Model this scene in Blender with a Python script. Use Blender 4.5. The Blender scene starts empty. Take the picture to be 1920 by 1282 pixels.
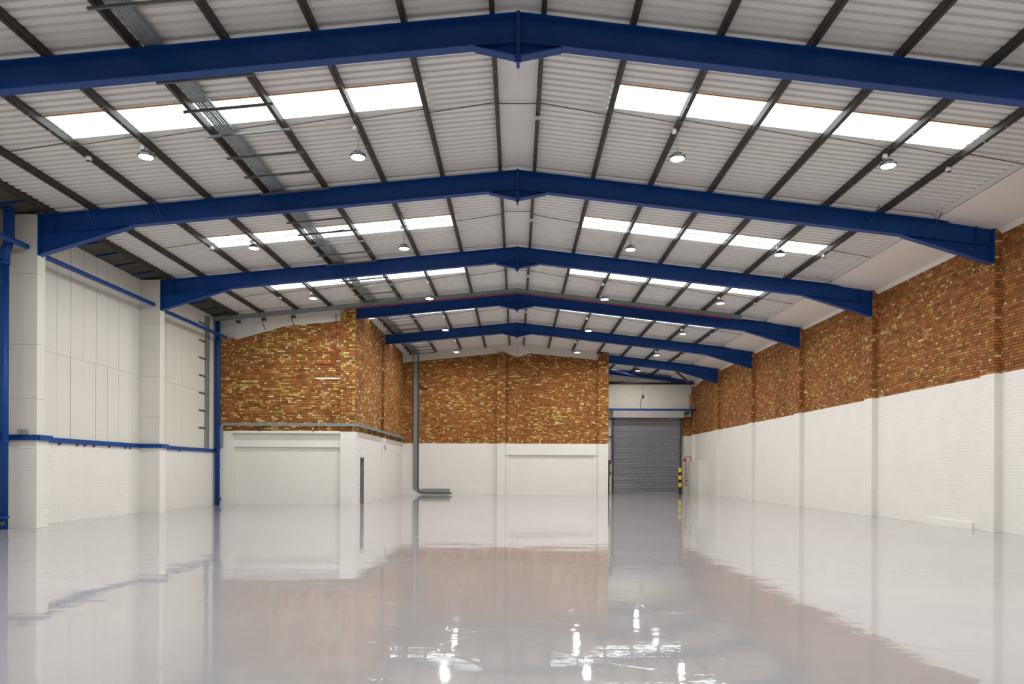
import bpy, bmesh, math, random
from mathutils import Vector, Matrix, noise

# ------------------------------------------------------------------ camera, world, exposure
SC = bpy.context.scene
COL = SC.collection
F_PX = 1410.0
CAMZ = 1.415
cam_data = bpy.data.cameras.new('camera')
cam = bpy.data.objects.new('camera', cam_data)
COL.objects.link(cam)
cam.location = (0, 0, CAMZ)
cam.rotation_euler = (math.pi / 2, -0.0045, 0)
cam_data.sensor_width = 36.0
cam_data.lens = F_PX / 1920 * 36
cam_data.shift_x = -8 / 1920
cam_data.shift_y = (881.5 - 641) / 1920
cam_data.clip_end = 300
SC.camera = cam

world = bpy.data.worlds.new('sky')
SC.world = world
world.use_nodes = True
world.node_tree.nodes['Background'].inputs[0].default_value = (0.75, 0.85, 1.0, 1)
world.node_tree.nodes['Background'].inputs[1].default_value = 0.6

SC.view_settings.view_transform = 'Standard'
SC.view_settings.look = 'None'
SC.view_settings.exposure = 0.0
SC.view_settings.gamma = 1.0
SC.view_settings.use_curve_mapping = False

LAMP_W = 148.0        # each high bay lamp
SKY_E = 3.0           # daylight through a rooflight sheet

# ------------------------------------------------------------------ materials
def lin(r, g, b):
    f = lambda c: (c / 255 / 12.92) if c / 255 <= 0.04045 else ((c / 255 + 0.055) / 1.055) ** 2.4
    return (f(r), f(g), f(b), 1)

def mat(name, col, rough=0.6, metal=0.0, var=0.08, scale=3.0, bump=0.0, bscale=40.0, emit=None, spec=None, coord='Object'):
    m = bpy.data.materials.new(name)
    m.use_nodes = True
    nt = m.node_tree
    p = nt.nodes['Principled BSDF']
    p.inputs['Roughness'].default_value = rough
    p.inputs['Metallic'].default_value = metal
    if spec is not None:
        p.inputs['Specular IOR Level'].default_value = spec
    tc = nt.nodes.new('ShaderNodeTexCoord')
    if var > 0:
        n = nt.nodes.new('ShaderNodeTexNoise')
        n.inputs['Scale'].default_value = scale
        n.inputs['Detail'].default_value = 5
        nt.links.new(tc.outputs[coord], n.inputs['Vector'])
        cr = nt.nodes.new('ShaderNodeValToRGB')
        c = Vector(col[:3])
        cr.color_ramp.elements[0].position = 0.3
        cr.color_ramp.elements[1].position = 0.7
        cr.color_ramp.elements[0].color = (*(c * (1 - var)), 1)
        cr.color_ramp.elements[1].color = (*(c * (1 + var * 0.6)), 1)
        nt.links.new(n.outputs['Fac'], cr.inputs['Fac'])
        nt.links.new(cr.outputs['Color'], p.inputs['Base Color'])
    else:
        p.inputs['Base Color'].default_value = col
    if bump > 0:
        n2 = nt.nodes.new('ShaderNodeTexNoise')
        n2.inputs['Scale'].default_value = bscale
        n2.inputs['Detail'].default_value = 3
        nt.links.new(tc.outputs[coord], n2.inputs['Vector'])
        b = nt.nodes.new('ShaderNodeBump')
        b.inputs['Strength'].default_value = 1.0
        b.inputs['Distance'].default_value = bump
        nt.links.new(n2.outputs['Fac'], b.inputs['Height'])
        nt.links.new(b.outputs['Normal'], p.inputs['Normal'])
    if emit:
        p.inputs['Emission Color'].default_value = (emit[0], emit[1], emit[2], 1)
        p.inputs['Emission Strength'].default_value = emit[3]
    return m

def brick_material():
    m = bpy.data.materials.new('brick_face')
    m.use_nodes = True
    nt = m.node_tree
    p = nt.nodes['Principled BSDF']
    p.inputs['Roughness'].default_value = 0.85
    p.inputs['Specular IOR Level'].default_value = 0.2
    a = nt.nodes.new('ShaderNodeAttribute')
    a.attribute_name = 'brick_colour'
    tc = nt.nodes.new('ShaderNodeTexCoord')
    n = nt.nodes.new('ShaderNodeTexNoise')
    n.inputs['Scale'].default_value = 45
    n.inputs['Detail'].default_value = 4
    nt.links.new(tc.outputs['Object'], n.inputs['Vector'])
    mp = nt.nodes.new('ShaderNodeMapRange')
    mp.inputs['From Min'].default_value = 0.25
    mp.inputs['From Max'].default_value = 0.75
    mp.inputs['To Min'].default_value = 0.72
    mp.inputs['To Max'].default_value = 1.18
    nt.links.new(n.outputs['Fac'], mp.inputs['Value'])
    mx = nt.nodes.new('ShaderNodeVectorMath')
    mx.operation = 'SCALE'
    nt.links.new(a.outputs['Color'], mx.inputs[0])
    nt.links.new(mp.outputs['Result'], mx.inputs['Scale'])
    nt.links.new(mx.outputs['Vector'], p.inputs['Base Color'])
    b = nt.nodes.new('ShaderNodeBump')
    b.inputs['Distance'].default_value = 0.002
    nt.links.new(n.outputs['Fac'], b.inputs['Height'])
    nt.links.new(b.outputs['Normal'], p.inputs['Normal'])
    return m

def floor_material():
    m = bpy.data.materials.new('epoxy_floor')
    m.use_nodes = True
    nt = m.node_tree
    N = nt.nodes.new
    L = nt.links.new
    p = nt.nodes['Principled BSDF']
    p.inputs['IOR'].default_value = 1.52
    tc = N('ShaderNodeTexCoord')
    # colour: light lilac grey with faint trowel clouds and hairline scratches
    n = N('ShaderNodeTexNoise'); n.inputs['Scale'].default_value = 0.35; n.inputs['Detail'].default_value = 6
    L(tc.outputs['Object'], n.inputs['Vector'])
    cr = N('ShaderNodeValToRGB')
    cr.color_ramp.elements[0].position = 0.3; cr.color_ramp.elements[0].color = lin(157, 155, 156)
    cr.color_ramp.elements[1].position = 0.7; cr.color_ramp.elements[1].color = lin(168, 165, 167)
    L(n.outputs['Fac'], cr.inputs['Fac'])
    L(cr.outputs['Color'], p.inputs['Base Color'])
    # roughness
    n2 = N('ShaderNodeTexNoise'); n2.inputs['Scale'].default_value = 1.3; n2.inputs['Detail'].default_value = 6
    L(tc.outputs['Object'], n2.inputs['Vector'])
    mr = N('ShaderNodeMapRange')
    mr.inputs['From Min'].default_value = 0.35; mr.inputs['From Max'].default_value = 0.75
    mr.inputs['To Min'].default_value = 0.015; mr.inputs['To Max'].default_value = 0.06
    L(n2.outputs['Fac'], mr.inputs['Value'])
    L(mr.outputs['Result'], p.inputs['Roughness'])
    # relief: broad undulation, patchy orange peel, a few trowel ridges
    a = N('ShaderNodeTexNoise'); a.inputs['Scale'].default_value = 0.9; a.inputs['Detail'].default_value = 2
    L(tc.outputs['Object'], a.inputs['Vector'])
    b = N('ShaderNodeTexNoise'); b.inputs['Scale'].default_value = 5.0; b.inputs['Detail'].default_value = 3
    L(tc.outputs['Object'], b.inputs['Vector'])
    mask = N('ShaderNodeTexNoise'); mask.inputs['Scale'].default_value = 0.22; mask.inputs['Detail'].default_value = 3
    L(tc.outputs['Object'], mask.inputs['Vector'])
    mk = N('ShaderNodeMapRange')
    mk.inputs['From Min'].default_value = 0.42; mk.inputs['From Max'].default_value = 0.68
    mk.inputs['To Min'].default_value = 0.15; mk.inputs['To Max'].default_value = 1.0
    L(mask.outputs['Fac'], mk.inputs['Value'])
    mul = N('ShaderNodeMath'); mul.operation = 'MULTIPLY'
    L(b.outputs['Fac'], mul.inputs[0]); L(mk.outputs['Result'], mul.inputs[1])
    # ridges: sparse curved lines where a warped noise crosses one half
    c = N('ShaderNodeTexNoise'); c.inputs['Scale'].default_value = 0.55; c.inputs['Detail'].default_value = 1.5
    c.inputs['Distortion'].default_value = 0.6
    L(tc.outputs['Object'], c.inputs['Vector'])
    s = N('ShaderNodeMath'); s.operation = 'SUBTRACT'; s.inputs[1].default_value = 0.5
    L(c.outputs['Fac'], s.inputs[0])
    ab = N('ShaderNodeMath'); ab.operation = 'ABSOLUTE'; L(s.outputs[0], ab.inputs[0])
    rg = N('ShaderNodeMapRange')
    rg.inputs['From Min'].default_value = 0.0; rg.inputs['From Max'].default_value = 0.006
    rg.inputs['To Min'].default_value = 1.0; rg.inputs['To Max'].default_value = 0.0
    L(ab.outputs[0], rg.inputs['Value'])
    rm = N('ShaderNodeMath'); rm.operation = 'MULTIPLY'; rm.inputs[1].default_value = 0.00035
    L(rg.outputs['Result'], rm.inputs[0])
    s1 = N('ShaderNodeMath'); s1.operation = 'MULTIPLY'; s1.inputs[1].default_value = 0.0045
    L(a.outputs['Fac'], s1.inputs[0])
    s2 = N('ShaderNodeMath'); s2.operation = 'MULTIPLY_ADD'; s2.inputs[1].default_value = 0.0007
    L(mul.outputs[0], s2.inputs[0]); L(s1.outputs[0], s2.inputs[2])
    s3 = N('ShaderNodeMath'); s3.operation = 'ADD'
    L(s2.outputs[0], s3.inputs[0]); L(rm.outputs[0], s3.inputs[1])
    f = N('ShaderNodeTexNoise'); f.inputs['Scale'].default_value = 16.0; f.inputs['Detail'].default_value = 2
    L(tc.outputs['Object'], f.inputs['Vector'])
    s4 = N('ShaderNodeMath'); s4.operation = 'MULTIPLY_ADD'; s4.inputs[1].default_value = 0.0002
    L(f.outputs['Fac'], s4.inputs[0]); L(s3.outputs[0], s4.inputs[2]); s3 = s4
    mpg = N('ShaderNodeMapping'); mpg.inputs['Scale'].default_value = (0.35, 3.2, 1.0)   # trowel streaks across the hall
    L(tc.outputs['Object'], mpg.inputs['Vector'])
    g = N('ShaderNodeTexNoise'); g.inputs['Scale'].default_value = 1.6; g.inputs['Detail'].default_value = 4
    L(mpg.outputs['Vector'], g.inputs['Vector'])
    s5 = N('ShaderNodeMath'); s5.operation = 'MULTIPLY_ADD'; s5.inputs[1].default_value = 0.0009
    L(g.outputs['Fac'], s5.inputs[0]); L(s3.outputs[0], s5.inputs[2]); s3 = s5
    bp = N('ShaderNodeBump'); bp.inputs['Distance'].default_value = 1.0; bp.inputs['Strength'].default_value = 1.0
    L(s3.outputs[0], bp.inputs['Height'])
    L(bp.outputs['Normal'], p.inputs['Normal'])
    return m

M = {}
M['floor'] = floor_material()
M['brick'] = brick_material()
M['mortar'] = mat('mortar', lin(84, 56, 32), 0.95, var=0.2, scale=6)
M['white'] = mat('white_masonry_paint', lin(226, 223, 217), 0.55, var=0.03, scale=1.2, bump=0.0015, bscale=25)
M['white_joint'] = mat('white_painted_joint', lin(206, 202, 195), 0.7, var=0.05, scale=2)
M['white_board'] = mat('white_painted_board', lin(214, 211, 202), 0.5, var=0.04, scale=0.8, bump=0.001, bscale=8)
M['gap'] = mat('dark_board_gap', lin(70, 66, 58), 0.9, var=0.1)
M['blockwork'] = mat('cream_blockwork', lin(206, 201, 188), 0.7, var=0.05, scale=2)
M['blue'] = mat('blue_steel_paint', lin(6, 62, 132), 0.45, var=0.08, scale=1.5, bump=0.0004, bscale=20, spec=0.3)
M['sheet'] = mat('grey_white_roof_sheet', lin(228, 226, 223), 0.4, var=0.03, scale=0.7)
M['flashing'] = mat('pale_flashing', lin(218, 216, 214), 0.45, var=0.04, scale=1.5)
M['purlin'] = mat('dark_galvanised_purlin', lin(66, 63, 58), 0.55, metal=0.35, var=0.25, scale=5)
M['galv'] = mat('galvanised_steel', lin(140, 147, 150), 0.5, metal=0.45, var=0.18, scale=9)
M['strut'] = mat('strut_channel_steel', lin(112, 116, 116), 0.45, metal=0.4, var=0.12, scale=6)
M['grey_steel'] = mat('grey_steel', lin(138, 146, 148), 0.5, metal=0.35, var=0.12, scale=6)
M['soffit'] = mat('white_soffit_lining', lin(234, 228, 221), 0.5, var=0.03, scale=0.8)
M['asbestos'] = mat('dark_gutter_lining', lin(78, 72, 62), 0.9, var=0.25, scale=3)
M['shutter'] = mat('grey_shutter_steel', lin(140, 139, 144), 0.35, metal=0.25, var=0.05, scale=2)
M['shutter_box'] = mat('pale_shutter_hood', lin(158, 153, 154), 0.5, var=0.04)
M['black'] = mat('black_plastic', lin(24, 24, 26), 0.5, var=0.1)
M['dark_grey'] = mat('dark_grey_paint', lin(66, 68, 68), 0.5, var=0.1)
M['red'] = mat('red_pipe_paint', lin(176, 28, 34), 0.4, var=0.1)
M['orange'] = mat('orange_foam_filler', lin(214, 138, 52), 0.8, var=0.1)
M['yellow'] = mat('yellow_paint', lin(232, 206, 18), 0.4, var=0.05)
M['lampbody'] = mat('lamp_housing', lin(84, 84, 86), 0.4, metal=0.5, var=0.1)
M['plastic'] = mat('white_plastic', lin(228, 228, 224), 0.35, var=0.02)
M['lens'] = mat('lamp_lens', lin(255, 252, 240), 0.4, var=0, emit=(1.0, 0.97, 0.88, 9.0))
M['rooflight'] = mat('translucent_rooflight', lin(245, 250, 250), 0.3, var=0, emit=(0.92, 0.98, 1.0, SKY_E))

# ------------------------------------------------------------------ mesh helpers
class MB:
    def __init__(s):
        s.v = []; s.f = []; s.c = []; s.mi = []
    def quad8(s, p, mi=0):
        b = len(s.v)
        s.v += [tuple(q) for q in p]
        for f in ((0, 3, 2, 1), (4, 5, 6, 7), (0, 1, 5, 4), (1, 2, 6, 5), (2, 3, 7, 6), (3, 0, 4, 7)):
            s.f.append(tuple(b + i for i in f)); s.mi.append(mi)
    def box(s, x0, x1, y0, y1, z0, z1, mi=0):
        s.quad8([(x0, y0, z0), (x1, y0, z0), (x1, y1, z0), (x0, y1, z0),
                 (x0, y0, z1), (x1, y0, z1), (x1, y1, z1), (x0, y1, z1)], mi)
    def slab(s, x0, z0, x1, z1, y0, y1, t, mi=0):
        """bar sloping in X with its TOP line from (x0,z0) to (x1,z1), vertical thickness t"""
        if x1 < x0: x0, z0, x1, z1 = x1, z1, x0, z0
        s.quad8([(x0, y0, z0 - t), (x1, y0, z1 - t), (x1, y1, z1 - t), (x0, y1, z0 - t),
                 (x0, y0, z0), (x1, y0, z1), (x1, y1, z1), (x0, y1, z0)], mi)
    def poly(s, pts, y0, y1, mi=0):
        """XZ polygon extruded along Y"""
        n = len(pts); b = len(s.v)
        s.v += [(x, y0, z) for x, z in pts] + [(x, y1, z) for x, z in pts]
        s.f.append(tuple(b + i for i in range(n))); s.mi.append(mi)
        s.f.append(tuple(b + n + i for i in reversed(range(n)))); s.mi.append(mi)
        for i in range(n):
            j = (i + 1) % n
            s.f.append((b + j, b + i, b + n + i, b + n + j)); s.mi.append(mi)
    def tube(s, path, r, n=8, cap=True, mi=0):
        path = [Vector(p) for p in path]
        rings = []
        up0 = None
        for i, p in enumerate(path):
            if i == 0: d = path[1] - p
            elif i == len(path) - 1: d = p - path[i - 1]
            else: d = (path[i + 1] - p).normalized() + (p - path[i - 1]).normalized()
            d.normalize()
            if up0 is None:
                up0 = Vector((0, 0, 1)) if abs(d.z) < 0.9 else Vector((1, 0, 0))
            sx = d.cross(up0)
            if sx.length < 1e-4: sx = d.cross(Vector((0, 1, 0)))
            sx.normalize(); u = sx.cross(d).normalized(); up0 = u
            k = 1.0
            if 0 < i < len(path) - 1:
                a = (path[i + 1] - p).normalized().dot((p - path[i - 1]).normalized())
                k = 1 / max(0.6, math.sqrt((1 + a) / 2))
            ring = []
            for j in range(n):
                t = 2 * math.pi * j / n
                ring.append(len(s.v)); s.v.append(tuple(p + (sx * math.cos(t) + u * math.sin(t)) * r * k))
            rings.append(ring)
        for a, b in zip(rings, rings[1:]):
            for j in range(n):
                s.f.append((a[j], a[(j + 1) % n], b[(j + 1) % n], b[j])); s.mi.append(mi)
        if cap:
            s.f.append(tuple(reversed(rings[0]))); s.mi.append(mi)
            s.f.append(tuple(rings[-1])); s.mi.append(mi)
    def lathe(s, prof, c=(0, 0, 0), n=20, mi=0):
        rings = []
        for r, z in prof:
            ring = []
            for j in range(n):
                t = 2 * math.pi * j / n
                ring.append(len(s.v)); s.v.append((c[0] + r * math.cos(t), c[1] + r * math.sin(t), c[2] + z))
            rings.append(ring)
        for a, b in zip(rings, rings[1:]):
            for j in range(n):
                s.f.append((a[j], a[(j + 1) % n], b[(j + 1) % n], b[j])); s.mi.append(mi)
        s.f.append(tuple(reversed(rings[0]))); s.mi.append(mi)
        s.f.append(tuple(rings[-1])); s.mi.append(mi)
    def mesh(s, name, mats, smooth=False):
        me = bpy.data.meshes.new(name)
        me.from_pydata(s.v, [], s.f)
        if not isinstance(mats, (list, tuple)): mats = [mats]
        for m in mats: me.materials.append(m)
        if len(mats) > 1: me.polygons.foreach_set('material_index', s.mi)
        if s.c:
            ca = me.attributes.new('brick_colour', 'FLOAT_COLOR', 'FACE')
            flat = []
            for c in s.c: flat += [c[0], c[1], c[2], 1.0]
            ca.data.foreach_set('color', flat)
        if smooth: me.polygons.foreach_set('use_smooth', [True] * len(me.polygons))
        me.update()
        return me
    def build(s, name, mats, parent=None, kind=None, smooth=False):
        o = bpy.data.objects.new(name, s.mesh(name, mats, smooth))
        COL.objects.link(o)
        if parent is not None: link_parent(o, parent)
        if kind: o['kind'] = kind
        return o

def link_parent(o, parent):
    o.parent = parent
    w = Matrix.Translation(parent.location) if parent.parent is None else Matrix.Identity(4)   # parts are modelled in hall coordinates
    o.matrix_parent_inverse = w.inverted()

def thing(name, label, cat, loc=(0, 0, 0), group=None):
    o = bpy.data.objects.new(name, None)
    o.empty_display_size = 0.2
    o.location = loc
    COL.objects.link(o)
    return tag(o, label, cat, group)

def tag(o, label, cat, group=None):
    o['label'] = label; o['category'] = cat
    if group: o['group'] = group
    return o

def inst(me, name, parent, loc=(0, 0, 0), rot=(0, 0, 0)):
    """shared mesh; loc is relative to the parent"""
    o = bpy.data.objects.new(name, me)
    COL.objects.link(o)
    o.parent = parent
    o.location = loc; o.rotation_euler = rot
    return o

# ------------------------------------------------------------------ hall dimensions
B = 6.1
Y = [(i + 0.904) * B for i in range(-1, 9)]      # Y[i+1] = frame i
def FY(i): return (i + 0.904) * B
APEX = 8.50
SL, SR = 0.0985, 0.1140
def top(x): return APEX + SL * x if x < 0 else APEX - SR * x
PUR = 0.15
def roofz(x): return top(x) + PUR
WL, WR = -11.30, 11.25           # column / pilaster faces
WALL_L, WALL_R = -11.95, 11.42   # wall faces
YB = 42.55                       # recessed face of the far brick wall
YE = 48.40                       # end wall with the roller shutter
YREAR = -6.7
XIN = -6.45                      # face of the inner side wall
XBR = 5.17                       # right end of the far wall
YIN = 29.98                      # recessed face of the inner front wall
ZR, ZB = 3.785, 2.92             # top of the white paint, right wall / other walls

rng = random.Random(7)

# ------------------------------------------------------------------ brickwork
PAL_RED = [lin(158, 101, 56), lin(148, 92, 50), lin(168, 110, 62), lin(138, 86, 46), lin(174, 118, 70), lin(154, 103, 54), lin(160, 98, 58)]
PAL_BROWN = [lin(134, 92, 48), lin(124, 84, 44), lin(142, 100, 52), lin(136, 94, 52)]
PAL_YEL = [lin(200, 172, 92), lin(214, 194, 122), lin(184, 152, 72), lin(218, 200, 148), lin(202, 164, 108), lin(192, 168, 80), lin(176, 142, 68)]

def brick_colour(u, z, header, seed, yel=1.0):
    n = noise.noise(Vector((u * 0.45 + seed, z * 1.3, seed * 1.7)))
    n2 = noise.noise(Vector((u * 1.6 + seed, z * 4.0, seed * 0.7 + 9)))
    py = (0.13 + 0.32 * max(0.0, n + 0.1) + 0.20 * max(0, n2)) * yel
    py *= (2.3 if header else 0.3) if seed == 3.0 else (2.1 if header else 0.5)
    r = rng.random()
    if r < py:
        c = rng.choice(PAL_YEL); k = rng.uniform(0.75, 1.1)
    elif r < py + 0.12 + 0.20 * max(0, -n):
        c = rng.choice(PAL_BROWN); k = rng.uniform(0.8, 1.1)
    else:
        c = rng.choice(PAL_RED); k = rng.uniform(0.85, 1.15)
    if seed == 3.0:       # right wall: old weathering, damp stains on two stretches
        k *= 0.92
        if 31.6 < u < 33.2 and rng.random() < 0.8: k *= 0.8
        if u > 43.5: k *= 0.82
        if r < py: k *= 0.86
    else:
        k *= 1.06
    return (c[0] * k, c[1] * k, c[2] * k)

def add_brick(mb, O, U, N, u0, u1, z0, z1, proud, bev, col=None):
    """one brick face: chamfered slab standing proud of the plane through O"""
    b = len(mb.v)
    d = proud
    for (u, z, h) in ((u0, z0, 0), (u1, z0, 0), (u1, z1, 0), (u0, z1, 0),
                      (u0 + bev, z0 + bev, d), (u1 - bev, z0 + bev, d), (u1 - bev, z1 - bev, d), (u0 + bev, z1 - bev, d)):
        mb.v.append((O[0] + U[0] * u + N[0] * h, O[1] + U[1] * u + N[1] * h, O[2] + z))
    for f in ((4, 5, 6, 7), (0, 1, 5, 4), (1, 2, 6, 5), (2, 3, 7, 6), (3, 0, 4, 7)):
        mb.f.append(tuple(b + i for i in f)); mb.mi.append(0)
        if col is not None: mb.c.append(col)

def courses(u0, u1, z0, z1):
    """yield bricks (u0,u1,z0,z1,header) of an irregular bond between u0..u1"""
    ch = 0.075
    k0 = int(round(z0 / ch)); k1 = int(round(z1 / ch))
    L, H = 0.225, 0.1125
    for k in range(k0, k1):
        u = u0
        first = True
        while u < u1 - 0.02:
            if first:
                w = (L, H, L * 0.75)[rng.randrange(3)] if u1 - u0 > 0.7 else (L if k % 2 else H)
                first = False
            else:
                w = L if rng.random() < 0.58 else H
            if u + w > u1 - 0.05: w = u1 - u
            yield (u, u + w, k * ch, (k + 1) * ch, w < 0.15)
            u += w

def brickfield(parent, name, O, U, N, u0, u1, z0, z1, painted=False, seed=1.0, clip=None, yel=1.0, singles=None):
    """joined field of bricks; singles = (ua, ub): bricks there become objects of their own (at most 300)"""
    mb = MB(); proto = {}; n_single = 0
    g = 0.006
    for (a, b, c, d, hd) in courses(u0, u1, z0, z1):
        if clip and not clip((a + b) / 2, (c + d) / 2): continue
        if painted:
            pr = 0.0028 + rng.uniform(-0.001, 0.0014)
            add_brick(mb, O, U, N, a + 0.0005, b - 0.0005, c + 0.003, d - 0.003, pr, 0.002)
        else:
            col = brick_colour(a, c, hd, seed, yel)
            pr = 0.007 + rng.uniform(-0.002, 0.003)
            if singles and a >= singles[0] and b <= singles[1] and n_single < 300:
                kind = (round(b - a, 3), rng.randrange(14))
                if kind not in proto:
                    pm = MB()
                    add_brick(pm, (0, 0, 0), U, N, g, b - a - g, g, d - c - g, pr, 0.003, col)
                    proto[kind] = pm.mesh('brick', M['brick'])
                o = bpy.data.objects.new('brick', proto[kind])
                COL.objects.link(o); o.parent = parent
                o.location = (O[0] + U[0] * a, O[1] + U[1] * a, O[2] + c)
                n_single += 1
            else:
                add_brick(mb, O, U, N, a + g, b - g, c + g, d - g, pr, 0.003, col)
    return mb.build(name, M['white'] if painted else M['brick'], parent, kind='stuff')

def struct(name):
    o = bpy.data.objects.new(name, None); COL.objects.link(o); o['kind'] = 'structure'
    return o

# ------------------------------------------------------------------ floor
mb = MB(); mb.box(-12.3, 11.8, YREAR - 0.3, YE + 0.3, -0.25, 0.0)
fl = mb.build('floor', M['floor'], kind='structure')

# ------------------------------------------------------------------ right wall
wr = MB()
wr.box(WALL_R, WALL_R + 0.3, YREAR, YE, 0, ZR, 0)
wr.box(WALL_R, WALL_R + 0.3, YREAR, YE, ZR, 7.6, 1)
wall_r = wr.build('wall_right', [M['white_joint'], M['mortar']], kind='structure')
ZTOPR = 7.12
# fields between the pilasters, direction +Y, normal -X
brickfield(wall_r, 'painted_bricks', (WALL_R, 0, 0), (0, 1), (-1, 0), 15.0, YE, 0, ZR, True)
mbk = brickfield(wall_r, 'bricks', (WALL_R, 0, 0), (0, 1), (-1, 0), 15.0, YE, ZR, 7.2, False, 3.0, yel=0.75, singles=(16.42, 17.62))
for i in range(1, 8):
    y0, y1 = FY(i), FY(i) + 0.53
    if i == 7: y0, y1 = YE - 0.35, YE
    z1 = top(WR) - (0.0 if i in (1, 2, 3, 4, 5, 6) else 0.4)
    zc = z1 - 0.86 if i < 7 else 6.3
    p = MB()
    p.box(WR + 0.003, WALL_R, y0 + 0.003, y1, 0, ZR, 0)
    p.box(WR + 0.003, WALL_R, y0 + 0.003, y1, ZR, z1, 1)
    pil = p.build('pilaster', [M['white_joint'], M['mortar']], wall_r)
    if 2 <= i <= 7:
        brickfield(pil, 'painted_bricks', (WR + 0.003, 0, 0), (0, 1), (-1, 0), y0, y1, 0, ZR, True)
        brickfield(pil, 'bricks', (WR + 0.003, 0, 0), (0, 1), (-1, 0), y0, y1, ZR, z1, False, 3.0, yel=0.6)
        brickfield(pil, 'bricks', (0, y0 + 0.003, 0), (1, 0), (0, -1), WR, WALL_R, ZR, z1, False, 5.0, yel=0.4)  # fewer yellow bricks: shade on this near face put into the colour
        brickfield(pil, 'painted_bricks', (0, y0 + 0.003, 0), (1, 0), (0, -1), WR, WALL_R, 0, ZR, True)
# low plinth course standing proud in the third bay
p = MB(); p.box(WALL_R - 0.06, WALL_R, 18.75, 20.9, 0, 0.16); p.build('plinth', M['white'], wall_r)
# white block upstand beside the shutter
p = MB(); p.box(10.95, WALL_R, 45.2, 48.0, 0, 2.02)
blk = p.build('upstand', M['white_joint'], wall_r)
brickfield(blk, 'painted_bricks', (0, 45.2, 0), (1, 0), (0, -1), 10.95, WALL_R, 0, 2.02, True)
brickfield(blk, 'painted_bricks', (10.95, 0, 0), (0, 1), (-1, 0), 45.2, 48.0, 0, 2.02, True)

# ------------------------------------------------------------------ left wall: painted bricks below, boards above
wl = MB()
wl.box(WALL_L - 0.3, WALL_L, YREAR, 30.3, 0, 2.14, 0)
wl.box(WALL_L - 0.3, WALL_L - 0.02, YREAR, 30.3, 2.14, 7.5, 1)
wall_l = wl.build('wall_left', [M['white_joint'], M['gap']], kind='structure')
brickfield(wall_l, 'painted_bricks', (WALL_L, 0, 0), (0, 1), (1, 0), 11.7, 29.98, 0, 2.1, True)
def board(y0, y1, z0, z1, dx=0.0):
    b = MB()
    e = 0.004
    b.box(-0.02, -e, 0, y1 - y0, 0, z1 - z0)
    # chamfered face
    b.quad8([(-e, 0, 0), (-e, y1 - y0, 0), (-e, y1 - y0, z1 - z0), (-e, 0, z1 - z0),
             (0, e, e), (0, y1 - y0 - e, e), (0, y1 - y0 - e, z1 - z0 - e), (0, e, z1 - z0 - e)])
    return b.mesh('board', M['white_board'])
bm_u, bm_l = board(0, 0.594, 0, 3.1), board(0, 0.594, 0, 2.181)
for i in range(0, 4):
    for k in range(10):
        y = FY(i) + k * 0.61 + 0.60
        if y + 0.6 > 29.95 or y < 5: continue
        gap = rng.uniform(-0.003, 0.003)
        inst(bm_l, 'board', wall_l, (WALL_L + rng.uniform(0, 0.006), y + gap, 2.2))
        inst(bm_u, 'board', wall_l, (WALL_L + rng.uniform(0, 0.006), y + gap, 4.385))
for i in (1, 2, 3):
    p = MB(); y = FY(i)
    p.box(WALL_L, WL, y + 0.003, y + 0.45, 0, 2.12, 0)
    pil = p.build('pilaster', M['white_joint'], wall_l)
    if i > 1:
        brickfield(pil, 'painted_bricks', (0, y + 0.003, 0), (1, 0), (0, -1), WALL_L, WL, 0, 2.1, True)
        brickfield(pil, 'painted_bricks', (WL, 0, 0), (0, 1), (1, 0), y, y + 0.45, 0, 2.1, True)
    p = MB()
    for (za, zb) in ((2.2, 3.05), (3.056, 4.33), (4.336, 6.0), (6.006, roofz(-11.6) - 0.11)):
        p.box(WALL_L - 0.01, WL - 0.004, y + 0.004, y + 0.30, za, zb)
    casing = p.build('column_casing', M['white_board'], wall_l)

# ------------------------------------------------------------------ rear wall behind the camera (plain)
p = MB(); p.box(-12.2, 11.7, YREAR - 0.3, YREAR, 0, 8.8)
p.build('wall_rear', M['white_board'], kind='structure')

# ------------------------------------------------------------------ inner front wall (left, faces the camera)
wi = MB()
wi.box(WALL_L - 0.3, XIN - 0.1, YIN, YIN + 0.3, 0, ZB, 0)
wi.box(WALL_L - 0.3, XIN - 0.1, YIN, YIN + 0.3, ZB, 8.0, 1)
wall_i = wi.build('wall_inner_front', [M['white_joint'], M['mortar']], kind='structure')
XP = -6.98                     # left edge of the corner pier
YP = 29.80                     # pier front
def brick_top_front(x):
    pts = [(-12.0, 6.58), (-11.15, 6.57), (-9.20, 7.12), (-6.98, 7.33)]
    for (a, b), (c, d) in zip(pts, pts[1:]):
        if x <= c: return b + (d - b) * (x - a) / (c - a)
    return 7.33
brickfield(wall_i, 'bricks', (0, YIN, 0), (1, 0), (0, -1), -11.25, XP, ZB, 7.5, False, 1.0, clip=lambda x, z: z < brick_top_front(x), yel=1.45)
brickfield(wall_i, 'painted_bricks', (0, YIN, 0), (1, 0), (0, -1), -11.25, XP, 0, 2.3, True)
# white lining above the bricks
p = MB()
p.poly([(-12.0, 6.58), (-11.15, 6.57), (-9.20, 7.12), (-6.98, 7.33), (-6.98, roofz(-6.98)), (-12.0, roofz(-12.0))], YIN - 0.03, YIN - 0.0)
p.build('gable_lining', M['white_board'], wall_i)
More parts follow.
